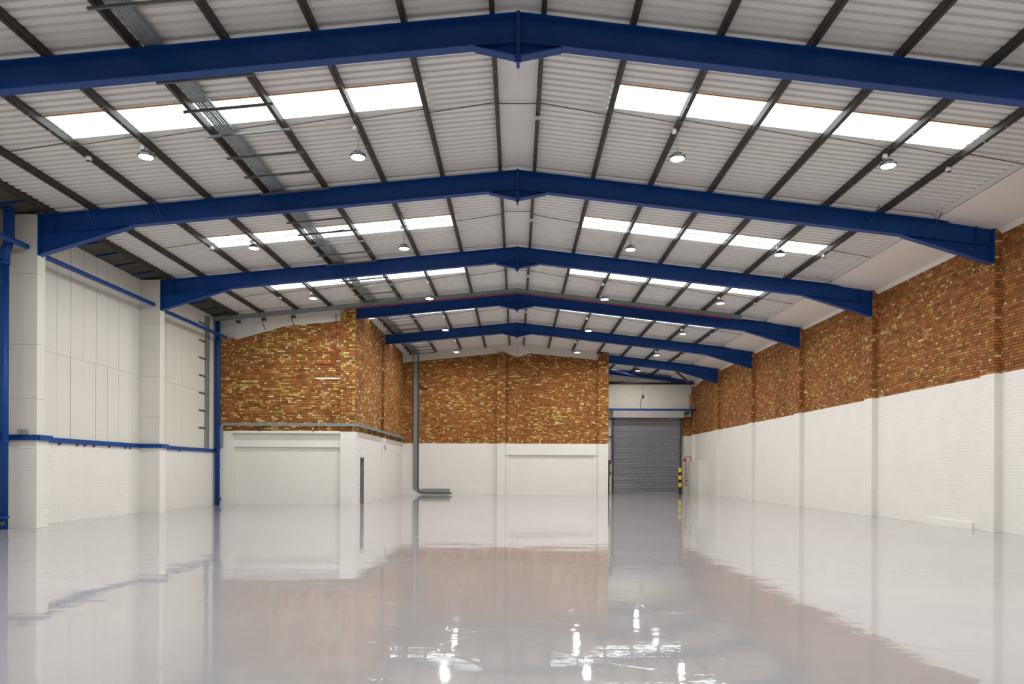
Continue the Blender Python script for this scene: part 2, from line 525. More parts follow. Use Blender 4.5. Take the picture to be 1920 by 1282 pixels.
# left pier (brick above, white below)
p = MB(); p.box(WALL_L, -11.20, YP, YIN, 0, ZB, 0); p.box(WALL_L, -11.20, YP, YIN, ZB, 6.57, 1)
pil = p.build('pier', [M['white_joint'], M['mortar']], wall_i)
brickfield(pil, 'bricks', (0, YP, 0), (1, 0), (0, -1), WALL_L, -11.20, ZB, 6.57, False, 2.0, yel=0.8)
brickfield(pil, 'bricks', (-11.20, 0, 0), (0, 1), (1, 0), YP, YIN, ZB, 6.57, False, 2.0, yel=0.8)
brickfield(pil, 'painted_bricks', (0, YP, 0), (1, 0), (0, -1), WALL_L, -11.20, 0, ZB, True)
# corner pier
p = MB(); p.box(XP, XIN + 0.06, YP, YIN + 0.35, 0, ZB, 0); p.box(XP, XIN + 0.06, YP, YIN + 0.35, ZB, roofz(XIN) - 0.14, 1)
pil = p.build('corner_pier', [M['white_joint'], M['mortar']], wall_i)
brickfield(pil, 'bricks', (0, YP, 0), (1, 0), (0, -1), XP, XIN + 0.06, ZB, roofz(XIN) - 0.14, False, 4.0, yel=1.1)
brickfield(pil, 'bricks', (XP, 0, 0), (0, 1), (-1, 0), YP, YIN, ZB, roofz(XIN) - 0.14, False, 4.0)
brickfield(pil, 'bricks', (XIN + 0.06, 0, 0), (0, 1), (1, 0), YP, YIN + 0.35, ZB, roofz(XIN) - 0.14, False, 4.0)
brickfield(pil, 'painted_bricks', (0, YP, 0), (1, 0), (0, -1), XP, XIN + 0.06, 0, ZB, True)
brickfield(pil, 'painted_bricks', (XIN + 0.06, 0, 0), (0, 1), (1, 0), YP, YIN + 0.35, 0, ZB, True)
# lintel and ledge over the bricked-up opening
p = MB(); p.box(-11.2, XP, YIN - 0.10, YIN + 0.01, 2.30, 2.84); p.build('lintel', M['white'], wall_i)
p = MB(); p.box(-11.2, XP, YIN - 0.26, YIN + 0.01, 2.84, 2.93); p.build('ledge', M['white'], wall_i)

# ------------------------------------------------------------------ inner side wall (faces right) with a narrow doorway
DY0, DY1, DZ = 31.05, 31.80, 1.93
ws = MB()
for (a, b, c, d) in ((YIN + 0.3, DY0, 0, ZB), (DY1, YB + 0.3, 0, ZB), (DY0, DY1, DZ, ZB)):
    ws.box(XIN - 0.3, XIN, a, b, c, d, 0)
ws.box(XIN - 0.3, XIN, YIN + 0.3, YB + 0.3, ZB, roofz(XIN) - 0.03, 1)
wall_s = ws.build('wall_inner_side', [M['white_joint'], M['mortar']], kind='structure')
brickfield(wall_s, 'bricks', (XIN, 0, 0), (0, 1), (1, 0), YIN + 0.36, YB, ZB, roofz(XIN) - 0.03, False, 6.0, yel=1.0)
brickfield(wall_s, 'painted_bricks', (XIN, 0, 0), (0, 1), (1, 0), YIN + 0.36, YB, 0, ZB, True,
           clip=lambda u, z: not (DY0 - 0.06 < u < DY1 + 0.06 and z < 2.3))
p = MB(); y5 = FY(5)
p.box(XIN, XIN + 0.13, y5 - 0.1, y5 + 0.35, 0, ZB, 0); p.box(XIN, XIN + 0.13, y5 - 0.1, y5 + 0.35, ZB, top(XIN) - 0.5, 1)
pil = p.build('pilaster', [M['white_joint'], M['mortar']], wall_s)
for (zz0, zz1, pt) in ((ZB, top(XIN) - 0.5, False), (0, ZB, True)):
    brickfield(pil, 'painted_bricks' if pt else 'bricks', (XIN + 0.13, 0, 0), (0, 1), (1, 0), y5 - 0.1, y5 + 0.35, zz0, zz1, pt, 6.0)
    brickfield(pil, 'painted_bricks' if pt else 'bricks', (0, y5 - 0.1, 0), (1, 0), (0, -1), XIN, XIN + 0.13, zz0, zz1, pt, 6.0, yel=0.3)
# sloping white ledge strips under the trunking
p = MB()
for a, b in ((YIN + 0.5, y5 - 0.1), (y5 + 0.35, YB)):
    p.quad8([(XIN, a, ZB - 0.17), (XIN + 0.02, a, ZB - 0.17), (XIN + 0.02, b, ZB - 0.17), (XIN, b, ZB - 0.17),
             (XIN, a, ZB + 0.01), (XIN + 0.09, a, ZB + 0.01), (XIN + 0.09, b, ZB + 0.01), (XIN, b, ZB + 0.01)])
p.build('ledge', M['white_joint'], wall_s)
p = MB(); p.box(XIN, XIN + 0.018, DY0 - 0.04, DY1 + 0.05, DZ, 2.28); p.build('door_header', M['white'], wall_s)
# doorway
door2 = struct('door_2')
p = MB()
p.box(XIN - 0.30, XIN + 0.01, DY0, DY0 + 0.05, 0, DZ); p.box(XIN - 0.30, XIN + 0.01, DY1 - 0.05, DY1, 0, DZ)
p.box(XIN - 0.30, XIN + 0.01, DY0, DY1, DZ - 0.05, DZ)
p.build('door_frame', M['grey_steel'], door2)
p = MB(); p.box(XIN - 0.14, XIN - 0.10, DY0 + 0.05, DY1 - 0.05, 0.01, DZ - 0.05); p.build('door_leaf', M['dark_grey'], door2)
p = MB(); p.box(XIN - 0.10, XIN - 0.092, DY0 + 0.05, DY1 - 0.05, 0.03, 0.24); p.build('kick_plate', M['grey_steel'], door2)
p = MB(); p.tube([(XIN - 0.1, DY0 + 0.12, 1.0), (XIN - 0.06, DY0 + 0.12, 1.0), (XIN - 0.06, DY0 + 0.24, 1.0)], 0.01, 6); p.build('handle', M['galv'], door2)
# a second flush doorway outline by the far corner
door3 = struct('door_3')
p = MB(); p.box(XIN - 0.02, XIN + 0.012, 40.45, 41.5, 0, 2.2); p.build('door_leaf', M['white'], door3)
p = MB(); p.box(XIN, XIN + 0.016, 40.35, 40.43, 0, 2.26); p.box(XIN, XIN + 0.016, 41.52, 41.6, 0, 2.26); p.box(XIN, XIN + 0.016, 40.35, 41.6, 2.22, 2.28)
p.build('door_frame', M['white_joint'], door3)

# ------------------------------------------------------------------ far brick wall
wf = MB()
wf.box(XIN - 0.3, XBR, YB, YB + 0.3, 0, ZB, 0)
wf.box(XIN - 0.3, XBR, YB, YB + 0.3, ZB, 7.4, 1)
wf.poly([(XIN - 0.3, 7.4), (XBR, 7.4), (XBR, roofz(XBR) - 0.01), (0, APEX + PUR - 0.02), (XIN - 0.3, roofz(XIN - 0.3) - 0.01)], YB, YB + 0.3, 1)
wall_f = wf.build('wall_far', [M['white_joint'], M['mortar']], kind='structure')
def brick_top_far(x):
    pts = [(-6.6, 7.47), (-1.08, 8.02), (-0.55, 8.02), (0.02, 7.80), (0.78, 8.03), (4.62, 7.67), (6, 7.6)]
    for (a, b), (c, d) in zip(pts, pts[1:]):
        if x <= c: return b + (d - b) * (x - a) / (c - a)
    return 7.67
for (a, b) in ((XIN, -1.09), (-0.63, 4.60)):
    brickfield(wall_f, 'bricks', (0, YB, 0), (1, 0), (0, -1), a, b, ZB, 8.1, False, 11.0, clip=lambda x, z: z < brick_top_far(x), yel=0.9)
    brickfield(wall_f, 'painted_bricks', (0, YB, 0), (1, 0), (0, -1), a, b, 0, ZB, True)
p = MB()
p.poly([(XIN, 7.47), (-1.08, 8.02), (-0.55, 8.02), (0.02, 7.80), (0.78, 8.03), (4.62, 7.67), (4.62, roofz(4.62)), (0, APEX + PUR), (XIN, roofz(XIN))], YB - 0.05, YB)
p.build('gable_lining', M['white_board'], wall_f)
p = MB(); p.box(0.02, 0.035, YB - 0.053, YB - 0.05, 7.82, 8.5); p.build('lining_joint', M['gap'], wall_f)
for (a, b, zt, nm) in ((-1.09, -0.63, 8.03, 'pilaster'), (4.60, XBR, 8.02, 'end_pier')):
    p = MB(); yq = YB - 0.22
    p.box(a, b, yq, YB + (0 if nm == 'pilaster' else 0.3), 0, ZB, 0); p.box(a, b, yq, YB + (0 if nm == 'pilaster' else 0.3), ZB, zt, 1)
    pil = p.build(nm, [M['white_joint'], M['mortar']], wall_f)
    brickfield(pil, 'bricks', (0, yq, 0), (1, 0), (0, -1), a, b, ZB, zt, False, 13.0, yel=1.1)
    brickfield(pil, 'painted_bricks', (0, yq, 0), (1, 0), (0, -1), a, b, 0, ZB, True)
    brickfield(pil, 'bricks', (a, 0, 0), (0, 1), (-1, 0), yq, YB, ZB, zt, False, 13.0)
    brickfield(pil, 'bricks', (b, 0, 0), (0, 1), (1, 0), yq, YB, ZB, zt, False, 13.0)
# lintel over the bricked-up opening
p = MB(); p.box(-0.63, 4.60, YB - 0.12, YB + 0.01, 2.28, ZB + 0.0); p.build('lintel', M['white'], wall_f)
p = MB(); p.box(-0.63, -0.42, YB - 0.06, YB + 0.01, 0, 2.28); p.box(4.36, 4.60, YB - 0.06, YB + 0.01, 0, 2.28); p.build('reveal_strip', M['white'], wall_f)

# ------------------------------------------------------------------ alcove: closing wall and end wall
p = MB(); p.box(XBR - 0.3, XBR, YB + 0.3, YE, 0, roofz(XBR) - 0.1)
p.build('wall_alcove_side', M['white_board'], kind='structure')
SX0, SX1, SZ = 6.22, 10.52, 4.80      # shutter opening
we = MB()
we.box(XBR, SX0, YE, YE + 0.3, 0, 5.4, 0); we.box(SX1, 11.42, YE, YE + 0.3, 0, ZR - 0.1, 0); we.box(SX1, 11.42, YE, YE + 0.3, ZR - 0.1, 5.4, 1)
we.box(SX0, SX1, YE, YE + 0.3, SZ, 5.4, 0)
we.box(XBR, 11.42, YE, YE + 0.3, 5.4, 7.9, 0)
wall_e = we.build('wall_end', [M['white_joint'], M['mortar']], kind='structure')
brickfield(wall_e, 'bricks', (0, YE, 0), (1, 0), (0, -1), SX1 + 0.02, 11.42, ZR - 0.1, 5.4, False, 17.0, yel=0.3)
brickfield(wall_e, 'bricks', (0, YE, 0), (1, 0), (0, -1), 11.09, 11.42, 5.4, 6.4, False, 17.0, yel=0.3)
p = MB(); p.quad8([(WALL_R - 0.016, 44.9, 7.12), (WALL_R, 44.9, 7.12), (WALL_R, YE, 6.75), (WALL_R - 0.016, YE, 6.75), (WALL_R - 0.016, 44.9, 7.13), (WALL_R, 44.9, 7.13), (WALL_R, YE, 7.13), (WALL_R - 0.016, YE, 7.13)])
p.build('gable_lining', M['white_board'], wall_e)
# painted concrete blocks above the shutter
bl = MB(); r = 0; z = 5.42
while z < 6.98:
    x = XBR + (0 if r % 2 else -0.22)
    while x < 11.0:
        a, b = max(x, XBR) + 0.004, min(x + 0.44, 11.08) - 0.004
        if b - a > 0.05:
            add_brick(bl, (0, YE, 0), (1, 0), (0, -1), a, b, z + 0.004, z + 0.216, 0.006, 0.003)
        x += 0.44
    z += 0.22; r += 1
bl.build('blocks', M['blockwork'], wall_e, kind='stuff')
p = MB(); p.poly([(XBR, 7.10), (11.36, 7.10), (11.36, 7.12), (XBR, 7.80)], YE - 0.03, YE); p.build('gable_lining', M['blockwork'], wall_e)
p = MB(); p.box(XBR, 11.30, YE - 0.14, YE - 0.01, 6.98, 7.10)
tag(p.build('sheeting_rail', M['black']), 'long black horizontal steel rail across the end wall under the roof', 'beam')
p = MB(); p.box(5.4, 5.72, YE - 0.02, YE, 1.0, 4.9); p.build('cladding_strip', M['soffit'], wall_e)

# roller shutter
door1 = struct('door_1')
pitch = 0.096
prof = [(0.004, 0.0), (-0.024, 0.010), (-0.036, 0.034), (-0.036, 0.056), (-0.018, 0.078), (0.012, 0.086), (0.012, 0.096)]
sl = MB()
for (dy, dz) in prof:
    sl.v.append((0, dy, dz)); sl.v.append((SX1 - SX0, dy, dz))
for k in range(len(prof) - 1):
    sl.f.append((2 * k, 2 * k + 1, 2 * k + 3, 2 * k + 2)); sl.mi.append(0)
slat = sl.mesh('slat', M['shutter'])
n_sl = 49
for k in range(n_sl):
    inst(slat, 'slat', door1, (SX0, YE - 0.05, 0.09 + k * pitch))
p = MB(); p.box(SX0, SX1, YE - 0.10, YE - 0.03, 0.0, 0.09); p.build('bottom_rail', M['shutter'], door1)
for x0, x1 in ((SX0 - 0.09, SX0 + 0.03), (SX1 - 0.03, SX1 + 0.09)):
    p = MB(); p.box(x0, x1, YE - 0.14, YE - 0.11, 0, 4.82); p.box(x0 if x0 < 7 else x1 - 0.03, (x0 + 0.03) if x0 < 7 else x1, YE - 0.11, YE, 0, 4.82)
    p.build('guide_channel', M['dark_grey'], door1)
p = MB(); p.poly([(0, 0)] * 0 or [(SX0 - 0.08, 4.80), (SX1 + 0.15, 4.80), (SX1 + 0.15, 5.26), (SX0 - 0.08, 5.26)], YE - 0.55, YE - 0.52)
p.box(SX0 - 0.08, SX1 + 0.15, YE - 0.52, YE, 5.22, 5.26); p.box(SX0 - 0.08, SX1 + 0.15, YE - 0.52, YE - 0.3, 4.80, 4.83)
p.box(SX0 - 0.08, SX0 - 0.05, YE - 0.52, YE, 4.8, 5.22); p.box(SX1 + 0.12, SX1 + 0.15, YE - 0.52, YE, 4.8, 5.22)
p.build('hood', M['shutter_box'], door1)
p = MB(); p.box(SX1 + 0.2, SX1 + 0.62, YE - 0.45, YE - 0.1, 4.86, 5.3); 
mo = p.build('motor_housing', M['grey_steel'], door1)
p = MB(); p.tube([(SX1 + 0.22, YE - 0.5, 5.05), (SX1 + 0.42, YE - 0.5, 5.12), (SX1 + 0.44, YE - 0.48, 5.2)], 0.04, 8); p.build('motor', M['black'], mo)

p = MB(); p.box(XBR, 11.36, YE - 0.60, YE - 0.50, 5.28, 5.37); p.box(XBR, 11.36, YE - 0.48, YE - 0.02, 5.33, 5.35)
tag(p.build('header_beam', M['blue']), 'blue steel beam running across just above the roller shutter hood', 'beam')
p = MB(); p.box(XBR, SX0 - 0.1, YE - 0.2, YE - 0.1, 4.70, 4.78)
tag(p.build('short_rail', M['black']), 'upper short black rail left of the roller shutter', 'rail')
p = MB(); p.box(XBR, SX0 - 0.1, YE - 0.2, YE - 0.1, 3.55, 3.63)
tag(p.build('short_rail', M['black']), 'lower short black rail left of the roller shutter', 'rail')
p = MB(); p.box(5.88, 5.965, YE - 0.3, YE - 0.1, 0, 2.1)
tag(p.build('black_post', M['black']), 'thin black steel post left of the roller shutter', 'post')
cp = thing('control_panel', 'white upright control panel with switches left of the roller shutter', 'panel', (6.04, YE - 0.15, 0))
p = MB(); p.box(5.975, 6.115, YE - 0.16, YE - 0.04, 0.02, 2.05); p.build('panel_body', M['plastic'], cp)
p = MB(); p.box(6.01, 6.08, YE - 0.2, YE - 0.16, 1.15, 1.35); p.build('switch_box', M['black'], cp)
p = MB(); p.box(6.0, 6.09, YE - 0.2, YE - 0.16, 1.85, 2.1); p.build('isolator', M['dark_grey'], cp)
p = MB(); p.tube([(6.04, YE - 0.17, 1.35), (6.03, YE - 0.18, 1.6), (6.05, YE - 0.17, 1.85)], 0.012, 6); p.build('cable', M['black'], cp)

# sounder box and conduit on the end wall
sd = thing('sounder', 'small black box with bent conduit on cream blockwork above shutter', 'alarm', (7.9, YE - 0.05, 6.2))
p = MB(); p.box(8.06, 8.18, YE - 0.1, YE - 0.006, 6.12, 6.27); p.build('box', M['black'], sd)
p = MB(); p.tube([(8.10, YE - 0.03, 6.12), (8.0, YE - 0.03, 5.95), (7.98, YE - 0.03, 5.88), (7.98, YE - 0.03, 5.42)], 0.018, 6); p.build('conduit', M['dark_grey'], sd)
p = MB(); p.tube([(8.10, YE - 0.03, 6.27), (8.10, YE - 0.03, 6.97)], 0.012, 6); p.build('upper_conduit', M['grey_steel'], sd)

# bollard
bo = thing('bollard', 'black and yellow striped bollard at the right foot of the shutter', 'bollard', (10.30, 47.3, 0))
zs = [0, 0.42, 0.68, 0.88, 1.14, 1.34, 1.62]
for k in range(6):
    p = MB(); r = 0.085 if k % 2 == 0 else 0.10
    p.lathe([(r, zs[k]), (r, zs[k + 1])] if k < 5 else [(0.10, zs[5]), (0.10, 1.59), (0.07, 1.62)], (10.30, 47.3, 0), 16)
    p.build('black_band' if k % 2 == 0 else 'yellow_band', M['black'] if k % 2 == 0 else M['yellow'], bo)

# fire riser beside the shutter
fr = thing('fire_hose_riser', 'red water riser with round red bell right of the roller shutter', 'pipe', (10.8, 47.3, 0))
p = MB(); p.tube([(10.86, 47.6, 0.5), (10.72, 47.6, 0.5), (10.72, 47.6, 2.32), (11.05, 47.6, 2.32), (11.05, 47.6, 2.05)], 0.022, 8); p.build('pipe', M['red'], fr)
p = MB(); p.tube([(10.64, 47.55, 2.1), (10.64, 47.42, 2.1)], 0.10, 14); p.build('bell', M['red'], fr)
p = MB(); p.tube([(10.72, 47.6, 0.82), (10.84, 47.56, 0.82)], 0.035, 8); p.build('valve', M['red'], fr)
p = MB(); p.tube([(10.64, 47.6, 2.1), (10.63, 47.9, 3.0), (10.63, 48.3, 4.8)], 0.012, 6)
tag(p.build('hanging_cable', M['dark_grey']), 'thin dark cable hanging from the shutter motor to the red bell', 'cable')

# ------------------------------------------------------------------ roof sheets
ceil = struct('ceiling')
RIB = [(0.0, 0.0), (0.072, 0.0), (0.084, 0.042), (0.144, 0.042), (0.156, 0.0)]
SHW = B / 6.0
def sheet_mesh(x0, x1, side, m, name='roof_sheet', flat=False):
    mbs = MB()
    pr = []
    n = 5; pt = SHW / n
    for k in range(n):
        for (y, z) in RIB: pr.append((k * pt + y, z))
    pr.append((SHW, 0.0)); pr.append((SHW + 0.03, -0.003))
    for (y, z) in pr:
        zz = z - 0.004 * (y / SHW)
        mbs.v.append((x0, y, roofz(x0) + zz)); mbs.v.append((x1, y, roofz(x1) + zz))
    for k in range(len(pr) - 1):
        mbs.f.append((2 * k, 2 * k + 2, 2 * k + 3, 2 * k + 1) if x1 > x0 else (2 * k, 2 * k + 1, 2 * k + 3, 2 * k + 2)); mbs.mi.append(0)
    return mbs.mesh(name, m)
XR_END, XL_END = 9.90, -11.06
SK0, SK1 = 1.78, 8.60
m_full_r = sheet_mesh(0.30, XR_END, 1, M['sheet'])
m_full_l = sheet_mesh(-0.30, XL_END, -1, M['sheet'])
m_in_r = sheet_mesh(0.30, SK0, 1, M['sheet']); m_out_r = sheet_mesh(SK1, XR_END, 1, M['sheet'])
m_in_l = sheet_mesh(-0.30, -SK0, -1, M['sheet']); m_out_l = sheet_mesh(-SK1, XL_END, -1, M['sheet'])
m_sk_r = sheet_mesh(SK0, SK1, 1, M['rooflight'], 'rooflight'); m_sk_l = sheet_mesh(-SK0, -SK1, -1, M['rooflight'], 'rooflight')
mso_r = sheet_mesh(XBR - 0.1, XR_END, 1, M['sheet'])
for i in range(-2, 7):
    for j in range(6):
        y = FY(i) + j * SHW
        if y < YREAR - 0.3: continue
        far_l = y > 29.6
        if y > YB - 0.06:
            if y < YE + 0.2: inst(mso_r, 'roof_sheet', ceil, (0, y, 0))
            continue
        if j == (3 if i == 2 else 2):
            inst(m_in_r, 'roof_sheet', ceil, (0, y, 0)); inst(m_in_l, 'roof_sheet', ceil, (0, y, 0))
            inst(m_out_r, 'roof_sheet', ceil, (0, y, 0))
            inst(m_sk_r, 'rooflight', ceil, (0, y, 0)); inst(m_sk_l, 'rooflight', ceil, (0, y, 0))
            inst(m_out_l, 'roof_sheet', ceil, (0, y, 0))
            for sgn in (1, -1):
                p = MB(); a, b = SK0 * sgn, SK1 * sgn
                p.slab(a, roofz(a) + 0.004, b, roofz(b) + 0.004, y - 0.02, y + 0.004, 0.02)
                p.build('foam_filler', M['orange'], ceil)
                p = MB(); p.slab(a, roofz(a) - 0.010, b, roofz(b) - 0.010, y + 0.90, y + SHW + 0.06, 0.004)
                p.build('lap_strip', M['sheet'], ceil)
        else:
            inst(m_full_r, 'roof_sheet', ceil, (0, y, 0)); inst(m_full_l, 'roof_sheet', ceil, (0, y, 0))
# ridge flashing in lengths
for k in range(17):
    y0 = FY(-2) + k * 3.05; y1 = y0 + 3.045
    if y1 < YREAR: continue
    y1 = min(y1, YB)
    if y0 >= YB: break
    p = MB(); g = 0.002 * (k % 2)
    p.slab(-0.45, roofz(-0.45) - 0.012, 0, APEX + PUR - 0.012, y0, y1, 0.008 + g)
    p.slab(0, APEX + PUR - 0.012, 0.45, roofz(0.45) - 0.012, y0, y1, 0.008 + g)
    p.build('ridge_flashing', M['flashing'], ceil)
# right eaves: fascia, sloping soffit lining, cove strip
ZS0, ZS1 = top(9.86) - 0.005, 7.13
for i in range(-2, 7):
    y0, y1 = max(FY(i), YREAR) + 0.004, min(FY(i + 1), YE) - 0.004
    if y1 <= y0: continue
    p = MB()
    p.quad8([(9.86, y0, ZS0), (9.88, y0, ZS0), (9.88, y1, ZS0), (9.86, y1, ZS0), (9.86, y0, roofz(9.86)), (9.88, y0, roofz(9.86)), (9.88, y1, roofz(9.86)), (9.86, y1, roofz(9.86))])
    p.build('fascia_board', M['soffit'], ceil)
    p = MB(); p.slab(9.86, ZS0 + 0.012, WALL_R + 0.02, ZS1 + 0.012, y0, y1, 0.012)
    p.build('soffit_panel', M['soffit'], ceil)
    p = MB()
    p.quad8([(WALL_R - 0.012, y0, 7.04), (WALL_R, y0, 7.04), (WALL_R, y1, 7.04), (WALL_R - 0.012, y1, 7.04),
             (WALL_R - 0.10, y0, 7.145), (WALL_R, y0, 7.135), (WALL_R, y1, 7.135), (WALL_R - 0.10, y1, 7.145)])
    p.build('cove_strip', M['white'], ceil)
# left eaves: dark gutter lining with blue cross bars
for i in range(-2, 4):
    y0, y1 = max(FY(i), YREAR), min(FY(i + 1), 29.98)
    p = MB(); p.slab(-12.0, roofz(-12.0) - 0.05, -11.0, roofz(-11.0) + 0.012, y0, y1 - 0.004, 0.012)
    gl = p.build('gutter_lining', M['asbestos'], ceil)
    for k in range(6):
        yy = y0 + 0.5 + k * 1.0
        if yy > y1 or yy < 12: continue
        p = MB(); p.slab(-11.9, roofz(-11.9) - 0.07, -11.1, roofz(-11.1) - 0.02, yy, yy + 0.06, 0.03)
        p.build('cross_bar', M['blue'], gl)
# unseen sealed backing added above the roof to keep out stray sky light
p = MB()
p.slab(-12.6, roofz(-12.6) + 0.10, 0, APEX + PUR + 0.12, YREAR - 0.3, YB + 0.3, 0.03)
p.slab(0, APEX + PUR + 0.12, 12.0, roofz(12.0) + 0.10, YREAR - 0.3, YE + 0.3, 0.03)
p.build('sky_block_backing', M['dark_grey'], ceil)

# ------------------------------------------------------------------ purlins
ORD = ['first', 'second', 'third', 'fourth', 'fifth', 'sixth', 'seventh', 'eighth', 'ninth']
XRP = [0.36, 1.75, 3.12, 4.53, 5.90, 7.28, 8.60]
XLP = [-0.37, -1.74, -3.13, -4.53, -5.92, -7.30, -8.62, -10.02, -11.02]
def purlin(x, k, side):
    y0 = YREAR
    y1 = YE - 0.05 if x > XBR + 0.1 else (YB - 0.06 if x > XIN + 0.1 else YIN - 0.04)
    s = -1 if x < 0 else 1
    nm = thing('purlin', '%s dark steel purlin %s of the ridge, running the length of the roof' % (ORD[k], side), 'purlin', (x, y0, top(x)), 'dark steel purlins under the roof sheets')
    p = MB(); zt = roofz(x) - 0.004; zb = top(x) + 0.001; w = 0.075
    # channel section: web toward the ridge, flanges and lips toward the eaves
    p.box(x - s * 0.0, x + s * 0.006, y0, y1, zb, zt)
    p.box(min(x, x + s * w), max(x, x + s * w), y0, y1, zb, zb + 0.006)
    p.box(min(x, x + s * w), max(x, x + s * w), y0, y1, zt - 0.006, zt)
    p.box(min(x + s * (w - .005), x + s * w), max(x + s * (w - .005), x + s * w), y0, y1, zb, zb + 0.025)
    p.build('channel', M['purlin'], nm)
    if k in (0, 2, 5, 6):
        h = MB(); yy = 12.0
        while yy < y1 - 0.3:
            h.box(x + s * 0.02 - 0.012, x + s * 0.02 + 0.012, yy, yy + 0.03, zb - 0.022, zb)
            yy += 0.62
        h.build('hook_bolts', M['galv'], nm, kind='stuff')
    return nm
for k, x in enumerate(XRP): purlin(x, k, 'right')
for k, x in enumerate(XLP): purlin(x, k, 'left')

# ------------------------------------------------------------------ blue portal frames
RD, FW = 0.455, 0.19
FO = ['nearest', 'second', 'third', 'fourth', 'fifth', 'sixth']
def rafter(p, x0, x1, yc, d=RD):
    z0, z1 = top(x0 if x0 else 1e-9 * (1 if x1 > 0 else -1)), top(x1)
    if x0 == 0: z0 = APEX
    p.slab(x0, z0, x1, z1, yc - FW / 2, yc + FW / 2, 0.018)
    p.slab(x0, z0 - 0.018, x1, z1 - 0.018, yc - 0.006, yc + 0.006, d - 0.036)
    p.slab(x0, z0 - d + 0.018, x1, z1 - d + 0.018, yc - FW / 2, yc + FW / 2, 0.018)
def haunch(parent, xe, xt, dep, yc):
    """eaves haunch under the rafter from the wall end xe to its tip xt"""
    za, zt = top(xe) - RD, top(xt) - RD
    zb = top(xe) - dep
    p = MB()
    pts = [(xe, za), (xt, zt), (xe, zb)]
    if xe < xt: pts = [(xe, zb), (xt, zt), (xe, za)]
    p.poly(pts, yc - 0.006, yc + 0.006)
    p.slab(xe, zb, xt, zt - 0.002, yc - FW / 2, yc + FW / 2, 0.018)
    p.build('eaves_haunch', M['blue'], parent)
def frame(i, xl, xr, lh, rh, label):
    yc = FY(i) + FW / 2
    t = thing('portal_frame', label, 'frame', (0, yc, top(xr) if xr else 0), 'blue portal frames spanning the hall')
    if xl < 0:
        p = MB(); rafter(p, 0, xl, yc); p.build('rafter', M['blue'], t)
    p = MB(); rafter(p, max(0, xl), xr, yc); p.build('rafter', M['blue'], t)
    if xl < 0:
        for s in (-1, 1):
            xt = 0.68 * s; zt = top(xt) - RD; za = APEX - RD; zb = za - 0.215
            p = MB()
            pts = [(0, zb), (xt, zt), (0, za)]
            p.poly(pts if s > 0 else pts[::-1], yc - 0.006, yc + 0.006)
            p.slab(0, zb, xt, zt - 0.001, yc - FW / 2, yc + FW / 2, 0.018)
            p.build('apex_haunch', M['blue'], t)
        p = MB(); p.box(-0.025, 0.025, yc - FW / 2 - 0.006, yc + FW / 2 + 0.006, APEX - RD - 0.32, APEX + 0.015)
        pl = p.build('apex_plate', M['blue'], t)
        p = MB()
        for dz in (0.06, 0.17, 0.40, 0.55, 0.69):
            for dy in (-0.06, 0.06):
                p.tube([(-0.048, yc + dy, APEX - dz), (0.048, yc + dy, APEX - dz)], 0.016, 6)
        p.build('bolts', M['blue'], pl, kind='stuff')
    for (xe, hh, s) in ((xl, lh, 1), (xr, rh, -1)):
        if hh:
            haunch(t, xe, xe + s * hh[0], hh[1], yc)
            p = MB(); p.box(min(xe, xe + s * 0.02), max(xe, xe + s * 0.02), yc - FW / 2 - 0.005, yc + FW / 2 + 0.005, top(xe) - hh[1] - 0.02, top(xe) + 0.02)
            pl = p.build('end_plate', M['blue'], t)
            p = MB()
            for dz in (0.06, 0.12, 0.19, 0.26, 0.5, 0.62, 0.74):
                for dy in (-0.05, 0.05):
                    p.tube([(xe + s * 0.02, yc + dy, top(xe) - dz), (xe + s * 0.05, yc + dy, top(xe) - dz)], 0.014, 6)
            p.build('bolts', M['blue'], pl, kind='stuff')
            # stiffener
            xs = xe + s * 0.42
            p = MB(); p.box(xs - 0.005, xs + 0.005, yc - FW / 2 + 0.01, yc + FW / 2 - 0.01, top(xs) - RD + 0.02, top(xs) - 0.02)
            p.build('stiffener', M['blue'], t)
            for xx in ((1.35, 2.95) if s > 0 else (1.55, 3.0)):
                xs = xe + s * xx
                p = MB(); p.tube([(xs, yc - FW / 2 + 0.02, top(xs) - RD + 0.02), (xs - s * 0.12, yc - 0.42, top(xs) + 0.03)], 0.011, 6)
                p.build('stay_rod', M['blue'], t)
frame(1, WL, WR, (2.2, 0.93), (2.15, 0.86), 'nearest blue portal frame, crossing the top of the picture')
frame(2, WL, WR, (2.2, 0.93), (2.15, 0.86), 'second nearest blue portal frame, haunched at both walls, before first white column')
frame(3, WL, WR, (2.2, 0.93), (2.15, 0.86), 'third blue portal frame, haunched on the farther white column')
frame(4, XIN + 0.065, WR, None, (2.15, 0.86), 'fourth blue portal frame, its left end on the brick corner pier')
frame(5, XIN + 0.135, WR, None, (2.15, 0.86), 'fifth blue portal frame, farthest one with a visible apex')
frame(6, XBR, WR, None, (2.15, 0.86), 'sixth blue portal frame, short length right of the far brick pier')
fy = FY(3) + 0.005
p = MB(); p.slab(10.1, top(10.1) + 0.035, 11.2, top(11.2) + 0.05, fy - 0.01, fy + 0.01, 0.06)
tag(p.build('red_strip', M['red']), 'thin red strip lying on the right end of the third blue frame', 'strip')
# end gable rafter and braces
p = MB(); yc = YE - 0.35; rafter(p, XBR, 11.3, yc, 0.24)
tag(p.build('gable_rafter', M['blue']), 'slender blue gable rafter under the roof of the shutter end', 'beam')
p = MB(); p.tube([(5.25, 43.6, 7.3), (7.9, 47.6, 7.35)], 0.05, 8)
tag(p.build('roof_brace', M['blue']), 'blue diagonal roof brace catching the light behind the sixth frame', 'brace')
p = MB(); p.tube([(9.2, 43.2, 7.1), (11.1, 47.9, 6.95)], 0.07, 8)
tag(p.build('roof_brace', M['dark_grey']), 'dark diagonal roof brace by the right wall at the shutter end', 'brace')

